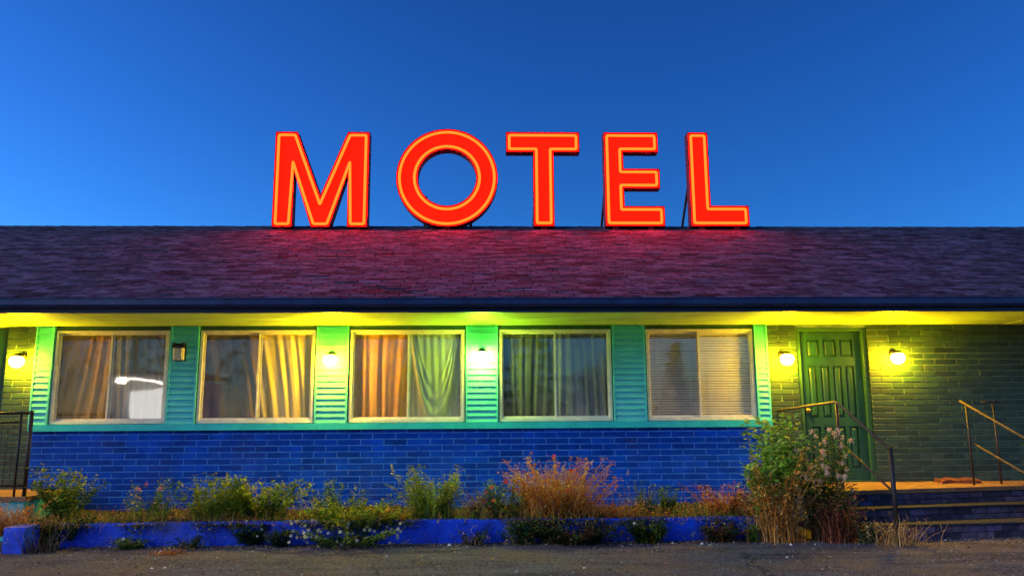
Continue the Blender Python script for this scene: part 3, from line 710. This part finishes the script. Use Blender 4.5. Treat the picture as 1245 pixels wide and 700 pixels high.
def plant(name, label, cat, x, y, z, h, w_, stems=12, leaves=25, pal=GRN, ls=.05, lw=.3, out=1.15, grass=0, gpal=None, gh=None, flowers=None, seed=0, group='wild plants along the motel wall', scol=None, dy=.5, droop=0, lstart=.1):
    rn = random.Random(seed*77+13); t = thing(name, (x, y, z), label, cat, group)
    stems = int(stems*1.6); leaves = int(leaves*1.9); ls *= 1.3; lw *= 1.2; grass = int(grass*1.9)
    S_, Lf, Fl = MB(), MB(), MB(); tips = []
    for k in range(stems):
        bx = x+rn.uniform(-1, 1)*w_*.22; by = y+rn.uniform(-1, 1)*w_*.22*dy; az = math.atan2((by-y)*2+rn.uniform(-.1, .1), (bx-x)*1.0+rn.uniform(-.1, .1))
        hh = h*rn.uniform(.5, 1.0); P_ = stem_curve(rn, (bx, by, z-.01), hh, w_*.36*out*rn.uniform(.2, 1), az, 6, droop)
        S_.tube(P_, .0045 if h < .8 else .007, 4, vary(rn, scol or pal[0]), r1=.0015, cap=False)
        tips.append(P_[-1])
        pc = rn.choice(pal)
        for q in range(leaves):
            s = lstart+(1-lstart)*rn.random(); i = min(5, int(s*6)); p = P_[i].lerp(P_[i+1], s*6-i)
            d_ = Vector((rn.gauss(0, 1), rn.gauss(0, .8), rn.uniform(-.2, .9)))
            p = p + Vector((rn.gauss(0, 1), rn.gauss(0, 1), rn.gauss(0, .6)))*ls*.45
            leaf(Lf, p, d_, ls*rn.uniform(.55, 1.25), ls*lw*rn.uniform(.6, 1.1), vary(rn, pc if rn.random() < .7 else rn.choice(pal)))
    for k in range(grass):
        gp = gpal or pal; bx = x+rn.gauss(0, .5)*w_*.3; by = y+rn.gauss(0, .5)*w_*.3*dy; az = rn.uniform(0, 6.283); hh = (gh or h)*rn.uniform(.4, 1)
        P_ = stem_curve(rn, (bx, by, z-.01), hh, w_*.45*rn.uniform(.1, 1), az, 5, rn.uniform(0, .35)); blade(Lf, P_, .0048, vary(rn, rn.choice(gp)))
        if rn.random() < .35:
            for q in range(3): leaf(Lf, P_[-1]-Vector((0, 0, .02*q)), Vector((rn.gauss(0, 1), rn.gauss(0, 1), 1)), .03, .006, vary(rn, rn.choice(gp)))
    if flowers:
        for kind, cnt, r, c in flowers:
            for k in range(cnt):
                if kind == 'daisylow':
                    p = Vector((x+rn.uniform(-.5, .5)*w_, y-rn.uniform(.0, .30)-.02, z+rn.uniform(-.22, h*.45))); Fl = MB(); bloom(Fl, p, r*rn.uniform(.7, 1.1), 'daisy', rn, c); part(Fl, 'flower', M['petal'], t)
                else:
                    tp = rn.choice(tips) if tips else Vector((x, y, z+h*.8)); p = tp+Vector((rn.gauss(0, .03), rn.gauss(0, .03)-.02, rn.gauss(0, .03)))
                    Fl = MB(); bloom(Fl, p, r*rn.uniform(.7, 1.15), kind, rn, c); part(Fl, 'seed_head' if kind == 'seed' else 'flower', M['petal'], t)
    if S_.v: part(S_, 'stems', M['leaf'], t)
    part(Lf, 'leaves' if leaves and stems else 'blades', M['leaf'], t)
    return t
def X(px, d_=9.6): return (px-593.5)/950*d_/1.0      # lateral place for a plant seen at photo column px, d_ metres away
WT = (.85, .84, .76)
plant('dry_grass', 'orange dry grass tuft in front of the far left landing', 'grass tuft', -5.35, -1.45, .12, .42, .8, 6, 14, ORG, .04, grass=260, gpal=ORG+TAN, seed=1)
plant('dry_grass', 'straw coloured dry grass beside the blue curb block at far left', 'grass tuft', -4.95, -1.62, .05, .36, .5, 0, 0, ORG, .04, grass=130, gpal=TAN+ORG, seed=2)
plant('bare_branches', 'bare grey twigs leaning at the left end of the blue curb', 'twigs', -4.75, -1.95, 0, .38, .7, 9, 2, BRN, .03, seed=3, scol=(.22, .18, .14), grass=30, gpal=BRN, gh=.2)
plant('leafy_weed', 'green shrub with yellow tips left of the first window corner', 'weed', X(97, 9.6), -1.0, .2, .66, .75, 20, 32, GRN+YGR[:2]+BGR[:1], .045, seed=4, flowers=[('seed', 14, .02, (.6, .5, .15))])
plant('leafy_weed', 'dark creeping weed spilling over the left end of the curb', 'weed', X(98, 9.0), -1.55, .06, .3, .6, 14, 30, DGR+GRN[:1], .04, seed=5)
plant('flowering_weed', 'sparse weed with pink blooms below the first window', 'flowering plant', X(197, 9.5), -1.15, .2, .52, .8, 16, 18, GRN+BGR+TAN[:1], .035, seed=6, flowers=[('poppy', 3, .032, (.75, .16, .14)), ('daisy', 4, .016, WT)], grass=70, gpal=TAN+YGR, gh=.2)
plant('leafy_weed', 'bushy yellow green weed below the left part of second window', 'weed', X(275, 9.5), -1.2, .2, .56, .85, 26, 34, YGR+GRN, .042, seed=7, grass=40, gpal=YGR)
plant('leafy_weed', 'bushy olive weed below the right part of second window', 'weed', X(332, 9.5), -1.2, .2, .52, 1.0, 28, 36, YGR+GRN+GRN, .042, seed=8, grass=50, gpal=YGR+ORG[:1])
plant('leafy_weed', 'dark weed hanging over the blue curb below second window', 'weed', X(318, 9.1), -1.62, .02, .24, .45, 14, 26, DGR, .035, seed=9, flowers=[('daisy', 3, .013, WT)])
plant('leafy_weed', 'thin blue green weed rising behind the daisies', 'weed', X(415, 9.7), -.9, .22, .44, .8, 16, 20, BGR+GRN, .03, seed=10)
plant('daisy_clump', 'wide mound of white daisies draping over the blue curb', 'flowering plant', X(435, 9.15), -1.5, .14, .34, 1.35, 46, 30, GRN+YGR+DGR, .032, seed=11, flowers=[('daisylow', 90, .02, (.7, .66, .5))], grass=80, gpal=YGR+GRN, gh=.22, out=1.1)
plant('daisy_clump', 'trailing daisy stems reaching the asphalt below third window', 'flowering plant', X(430, 8.95), -1.78, .0, .22, 1.25, 26, 28, DGR+GRN, .03, seed=12, flowers=[('daisylow', 0, .019, WT), ('daisy', 30, .018, (.7, .66, .5))])
plant('dry_grass', 'low orange and yellow groundcover right of the daisies', 'grass tuft', X(478, 9.3), -1.4, .18, .22, .6, 14, 20, ORG+YGR, .03, seed=13, grass=120, gpal=ORG+YGR)
plant('tall_weed', 'pointed bright yellow green weed below the third window', 'weed', X(527, 9.4), -1.25, .2, .64, .85, 26, 32, YGR+GRN[:1], .045, lw=.2, seed=14, grass=150, gpal=YGR+BGR, gh=.55)
plant('dry_grass', 'pinkish dry stalks between yellow green weed and red blooms', 'grass tuft', X(583, 9.4), -1.25, .2, .42, .55, 8, 10, RED+TAN, .03, seed=15, grass=110, gpal=RED+TAN+BGR)
plant('flowering_weed', 'green weed with red blooms left of the big orange tuft', 'flowering plant', X(617, 9.4), -1.25, .2, .48, .8, 20, 26, GRN+BGR+YGR[:1], .034, seed=16, flowers=[('poppy', 8, .034, (.78, .07, .03))], grass=60, gpal=BGR+TAN)
plant('orange_bush', 'large orange dry grassy bush spilling over the blue curb', 'bush', X(677, 9.3), -1.35, .16, .78, 1.25, 34, 34, ORG+TAN[:2]+ORG, .045, lw=.22, seed=17, grass=520, gpal=ORG+TAN+ORG, gh=.75, flowers=[('poppy', 4, .034, (.78, .07, .03)), ('seed', 8, .03, (.6, .35, .25))])
plant('leafy_weed', 'dark tangled weed under the big orange bush at the curb', 'weed', X(690, 8.95), -1.72, .0, .32, 1.3, 30, 30, DGR+BRN, .04, seed=18, grass=70, gpal=BRN+TAN[:1], gh=.25)
plant('dry_grass', 'trailing reddish dry grass right of the big orange bush', 'grass tuft', X(742, 9.3), -1.42, .2, .28, .8, 8, 16, ORG+RED, .03, seed=19, grass=110, gpal=ORG+RED+TAN)
plant('thin_weed', 'thin blue green stalks below the left of fifth window', 'weed', X(778, 9.5), -1.1, .2, .44, .55, 12, 12, BGR+GRN, .03, seed=20, grass=40, gpal=BGR+TAN)
plant('leafy_weed', 'dark weed growing at the foot of the curb below fifth window', 'weed', X(782, 8.95), -1.72, 0, .27, .5, 20, 24, DGR+GRN[:1], .035, seed=21, grass=30, gpal=GRN+ORG[:1], flowers=[('daisy', 1, .02, WT)])
plant('thin_weed', 'short upright green weed below the middle of fifth window', 'weed', X(812, 9.5), -1.0, .2, .38, .3, 10, 22, GRN+BGR, .03, seed=22, grass=20, gpal=YGR)
plant('dry_grass', 'rust red dry weed left of the tall leafy bush', 'grass tuft', X(880, 9.4), -1.25, .2, .42, .95, 18, 20, RED+ORG+BRN, .035, seed=23, grass=160, gpal=RED+ORG)
plant('leafy_weed', 'small green sprout at the right end of the blue curb', 'weed', X(902, 8.95), -1.75, 0, .2, .2, 7, 16, GRN, .035, seed=24)
plant('tall_bush', 'tall bright green leafy bush left of the entrance steps', 'bush', X(928, 9.1), -1.6, .0, 1.38, .72, 17, 40, LGT+GRN[:1], .07, lw=.34, seed=25, lstart=.35, scol=(.3, .16, .06))
plant('dry_bush', 'peach orange dry stalks at the base of the tall leafy bush', 'bush', X(938, 8.9), -1.75, .0, .95, .72, 26, 26, ORG+TAN, .045, seed=26, grass=260, gpal=TAN+ORG, gh=.75)
plant('seedhead_bush', 'tall green stemmed plant with pink fluffy seed heads beside steps', 'bush', X(994, 9.0), -1.65, .0, 1.2, .72, 26, 36, GRN+DGR+TAN[:1], .05, lw=.2, seed=27, lstart=.2, flowers=[('seed', 52, .05, (.95, .66, .5))], scol=(.16, .12, .04))
plant('dry_bush', 'dark red dry stems in front of the seed head plant', 'bush', X(1008, 8.85), -1.85, .0, .6, .6, 14, 18, RED+BRN+DGR, .04, seed=28, grass=150, gpal=RED+BRN, gh=.5)
plant('dry_grass', 'pale straw tuft at the foot of the left handrail post', 'grass tuft', 4.42, -2.08, .0, .34, .75, 0, 0, TAN, .04, grass=75, gpal=TAN, seed=29)
plant('leafy_weed', 'grey green weed at the left corner of the entrance steps', 'weed', 4.12, -1.95, .0, .24, .3, 12, 20, BGR+TAN+DGR, .03, seed=30)
plant('tall_bush', 'dark shrub at the right edge beside the right handrail', 'bush', 6.75, -1.45, .15, .95, .75, 22, 46, DGR+GRN[:1], .05, seed=31)
plant('leafy_weed', 'small green weed at the curb foot below first window', 'weed', X(178, 8.95), -1.75, 0, .13, .45, 12, 14, GRN+DGR, .03, seed=32, grass=40, gpal=GRN+TAN, flowers=[('daisy', 1, .018, WT)])
plant('dry_grass', 'small orange dry patch on asphalt below second window', 'grass tuft', X(228, 8.6), -2.15, 0, .06, .45, 0, 0, ORG, .03, grass=60, gpal=ORG+RED, seed=33)
plant('dry_grass', 'low ochre groundcover along the soil below the first window', 'grass tuft', X(150, 9.4), -1.35, .2, .14, .9, 0, 0, ORG, .03, grass=170, gpal=ORG+TAN+YGR, seed=34)
plant('dry_grass', 'low rusty groundcover along the soil below the fifth window', 'grass tuft', X(800, 9.4), -1.38, .2, .14, 1.1, 0, 0, ORG, .03, grass=170, gpal=ORG+RED+BRN, seed=35)
plant('dry_grass', 'low ochre groundcover in front of the bushy second window weeds', 'grass tuft', X(335, 9.4), -1.42, .2, .13, 1.0, 0, 0, ORG, .03, grass=170, gpal=ORG+YGR+BRN, seed=36)

plant('leafy_weed', 'sparse dark weed against the curb right of the daisies', 'weed', X(575, 8.95), -1.74, 0, .18, .4, 8, 12, DGR+BRN, .03, seed=40, grass=40, gpal=TAN+BRN, gh=.18)
plant('leafy_weed', 'dark weed at the curb just left of the orange bush', 'weed', X(632, 8.95), -1.74, 0, .26, .5, 16, 20, DGR+GRN[:1], .035, seed=41, grass=30, gpal=TAN, gh=.2)
plant('leafy_weed', 'dark brown weed at the curb left of the tall leafy bush', 'weed', X(868, 8.95), -1.72, 0, .24, .6, 18, 20, DGR+BRN+RED[:1], .035, seed=42, grass=40, gpal=RED+BRN, gh=.25)
plant('leafy_weed', 'dark low weed at the curb foot below the second window left edge', 'weed', X(245, 8.95), -1.74, 0, .14, .4, 8, 12, DGR, .03, seed=43, grass=30, gpal=TAN+GRN, gh=.12)
plant('leafy_weed', 'dark green weed at the curb left of the trailing daisies', 'weed', X(352, 8.95), -1.74, 0, .22, .35, 12, 18, DGR, .03, seed=44)
# ------------------------------------------------------------------ loose litter (stuff)
rn = random.Random(99); p = MB()
def pebble(mb, x, y, z, s, c):
    v = [(x+s*math.cos(a)*rn.uniform(.7, 1.2), y+s*math.sin(a)*rn.uniform(.7, 1.2), z) for a in [k*1.257 for k in range(5)]]
    mb.mesh(v + [(x+rn.uniform(-.3, .3)*s, y, z+s*rn.uniform(.5, 1))], [(k, (k+1) % 5, 5) for k in range(5)], c)
for k in range(9000):
    x = rn.uniform(-7, 7); near = rn.random() < .45
    y = -1.62-abs(rn.gauss(0, .16)) if near else rn.uniform(-5, -1.7)
    s = abs(rn.gauss(.005, .006))+.002; t_ = rn.choice([(.2, .18, .18), (.12, .1, .1), (.3, .27, .25), (.09, .07, .06), (.25, .18, .12)])
    if rn.random() < .012: t_ = (.75, .75, .75); s *= 1.6
    pebble(p, x, y, .001, s, vary(rn, t_))
tag(p.build('loose_gravel', M['stone']), 'loose gravel scattered over the asphalt', 'gravel', kind='stuff')
p = MB()
for k in range(1500):
    x = rn.uniform(-6, 6); y = -1.64-abs(rn.gauss(0, .13)) if rn.random() < .8 else rn.uniform(-3.4, -1.7)
    leaf(p, Vector((x, y, .006)), Vector((rn.gauss(0, 1), rn.gauss(0, 1), rn.uniform(0, .35))), rn.uniform(.015, .05), rn.uniform(.003, .01), vary(rn, rn.choice(TAN+BRN+ORG[:2]), .3))
for k in range(900):
    x = rn.uniform(-5.4, 3.8); y = rn.uniform(-1.4, -.05)
    leaf(p, Vector((x, y, .24)), Vector((rn.gauss(0, 1), rn.gauss(0, 1), rn.uniform(-.1, .5))), rn.uniform(.02, .06), rn.uniform(.003, .01), vary(rn, rn.choice(TAN+BRN+ORG), .3))
gc = MB()
for k in range(9500):
    x = rn.uniform(-4.75, 3.4); dens = .5 + .5 * math.sin(x * 2.3 + 1) * math.sin(x * 5.1)
    if rn.random() > .35 + .65 * dens: continue
    y = rn.uniform(-1.58, -.1) if rn.random() < .5 else -1.44 - abs(rn.gauss(0, .07)); pal = rn.choice([ORG, YGR, GRN, BRN, TAN, DGR, RED]) if math.sin(x * 1.7) > 0 else rn.choice([YGR, GRN, GRN, DGR, ORG, BRN])
    hh = abs(rn.gauss(.05, .05)) + .02; b0 = Vector((x, y, .22)); tip = b0 + Vector((rn.gauss(0, .05), rn.gauss(-.02, .05), hh))
    if rn.random() < .5: blade(gc, [b0, b0.lerp(tip, .5) + Vector((0, 0, .01)), tip], .004, vary(rn, rn.choice(pal)))
    else: leaf(gc, tip, Vector((rn.gauss(0, 1), rn.gauss(0, 1), rn.uniform(-.3, .6))), rn.uniform(.02, .045), rn.uniform(.005, .011), vary(rn, rn.choice(pal)))
for k in range(2600):      # strands hanging over the curb
    cxx = rn.choice([-4.55, -3.9, -3.1, -2.75, -2.0, -1.7, -1.2, -.95, .35, .55, .75, .95, 1.2, 1.7, 2.6, 3.1]); x = cxx + rn.gauss(0, .11)
    z0_ = .25; dr = abs(rn.gauss(.05, .07)); pal = rn.choice([DGR, BRN, GRN, TAN])
    p0 = Vector((x, -1.60 - rn.uniform(.0, .03), z0_ - dr * rn.random())); leaf(gc, p0 + Vector((0, -.012, 0)), Vector((rn.gauss(0, 1), rn.gauss(-.3, .5), rn.uniform(-1, .5))), rn.uniform(.025, .05), rn.uniform(.005, .012), vary(rn, rn.choice(pal)))
tag(gc.build('ground_cover', M['leaf']), 'low tangled ground cover filling the bed and creeping over the blue curb', 'ground cover', kind='stuff')
tag(p.build('leaf_litter', M['leaf']), 'dry leaf litter along the foot of the blue curb', 'leaf litter', kind='stuff')

# ------------------------------------------------------------------ across the street (seen only mirrored in the panes)
def tree(label, x, y, h, w_, conifer=False, seed=0):
    rn = random.Random(seed+500); t = thing('conifer_tree' if conifer else 'broadleaf_tree', (x, y, 0), label, 'tree', 'trees across the street')
    p = MB(); p.tube([(x, y, 0), (x+.05, y, h*.4), (x, y, h*.9)], h*.03, 7, r1=.02); part(p, 'trunk', M['bark'], t)
    p = MB()
    for k in range(1500):
        if conifer:
            s = rn.random()**1.4; lay = round(s*11)/11; rr = w_*.5*(1-lay)*(rn.random()**.5); a = rn.uniform(0, 6.283); c0 = Vector((x+math.cos(a)*rr, y+math.sin(a)*rr, h*(.1+.9*lay)-rr*.25+rn.gauss(0, .05)))
        else:
            q = Vector((rn.gauss(0, 1), rn.gauss(0, 1), rn.gauss(0, 1))).normalized()*(rn.random()**.4); lump = 1+.25*math.sin(q.x*7+seed)+.2*math.sin(q.z*9+q.y*5)
            c0 = Vector((x+q.x*w_*.5*lump, y+q.y*w_*.5*lump, h*.62+q.z*h*.38*lump))
        leaf(p, c0, Vector((rn.gauss(0, 1), rn.gauss(0, 1), rn.gauss(0, .6))), rn.uniform(.2, .42), rn.uniform(.06, .14), vary(rn, rn.choice(DGR+GRN[:1])))
    part(p, 'crown', M['leaf'], t)
for k, (x, y, h, w_, con, lb) in enumerate((
     (9.7, -30, 5.2, 3.4, True, 'pointed conifer standing alone across the street'), (13.5, -34, 4.4, 6, False, 'low round tree right of the lone conifer across the street'),
     (2.3, -31, 7.4, 6.5, True, 'widest conifer across the street'), (6.3, -34, 4.6, 4.0, False, 'small round tree between the conifers across the street'),
     (-3.2, -33, 5.6, 6, False, 'mid sized round tree directly across the street'), (-8.5, -34, 8.0, 8, False, 'tall round tree across the street right of the lit shop'),
     (-13.5, -38, 9.5, 9, False, 'broad tree behind the lit shop'), (-20, -34, 9, 9, False, 'broad tree left of the lit shop across the street'),
     (-27, -36, 9, 9, False, 'outermost tree left of the lit shop'), (20, -38, 8, 8, False, 'broad tree far to the right across the street'))):
    tree(lb, x, y, h, w_, con, k+5)
t = thing('lit_shop', (-13.2, -21, 0), 'small white lit shop front across the street', 'building')
p = MB(); p.box(-14.6, -11.6, -24, -20.1, 0, 3.0); part(p, 'wall', mat('white_shop_wall', (.75, .75, .72), .6), t)
p = MB(); p.mesh([(-13.75, -20, .4), (-12.3, -20, .4), (-12.3, -20, 2.75), (-13.75, -20, 2.5), (-13.75, -20.08, .4), (-12.3, -20.08, .4), (-12.3, -20.08, 2.75), (-13.75, -20.08, 2.5)], [(0,3,2,1),(4,5,6,7),(0,4,7,3),(1,2,6,5),(0,1,5,4),(3,7,6,2)])
part(p, 'lit_window', emit('lit_shop_window', (1, .97, .92), 3.2), t)
p = MB(); p.box(-14.4, -11.7, -20, -18.8, 3.02, 3.14); part(p, 'canopy', mat('grey_canopy', (.4, .4, .4), .6), t)
p = MB(); p.lathe([(0, .12), (.14, .1), (.2, 0), (.14, -.1), (0, -.12)], (-13.6, -18.9, 2.9), 'z', 14); part(p, 'canopy_lamp', emit('canopy_floodlight', (1, .9, .7), 40), t)
p = MB(); p.tube([(-13.3, -18.85, 2.95), (-12.1, -18.85, 2.78)], .03, 8); part(p, 'tube_lamp', emit('canopy_tube_light', (1, .95, .85), 12), t)
p = MB(); p.box(-14.8, -11.4, -24.2, -19.9, 3.15, 3.3); part(p, 'roof', M['fascia'], t)
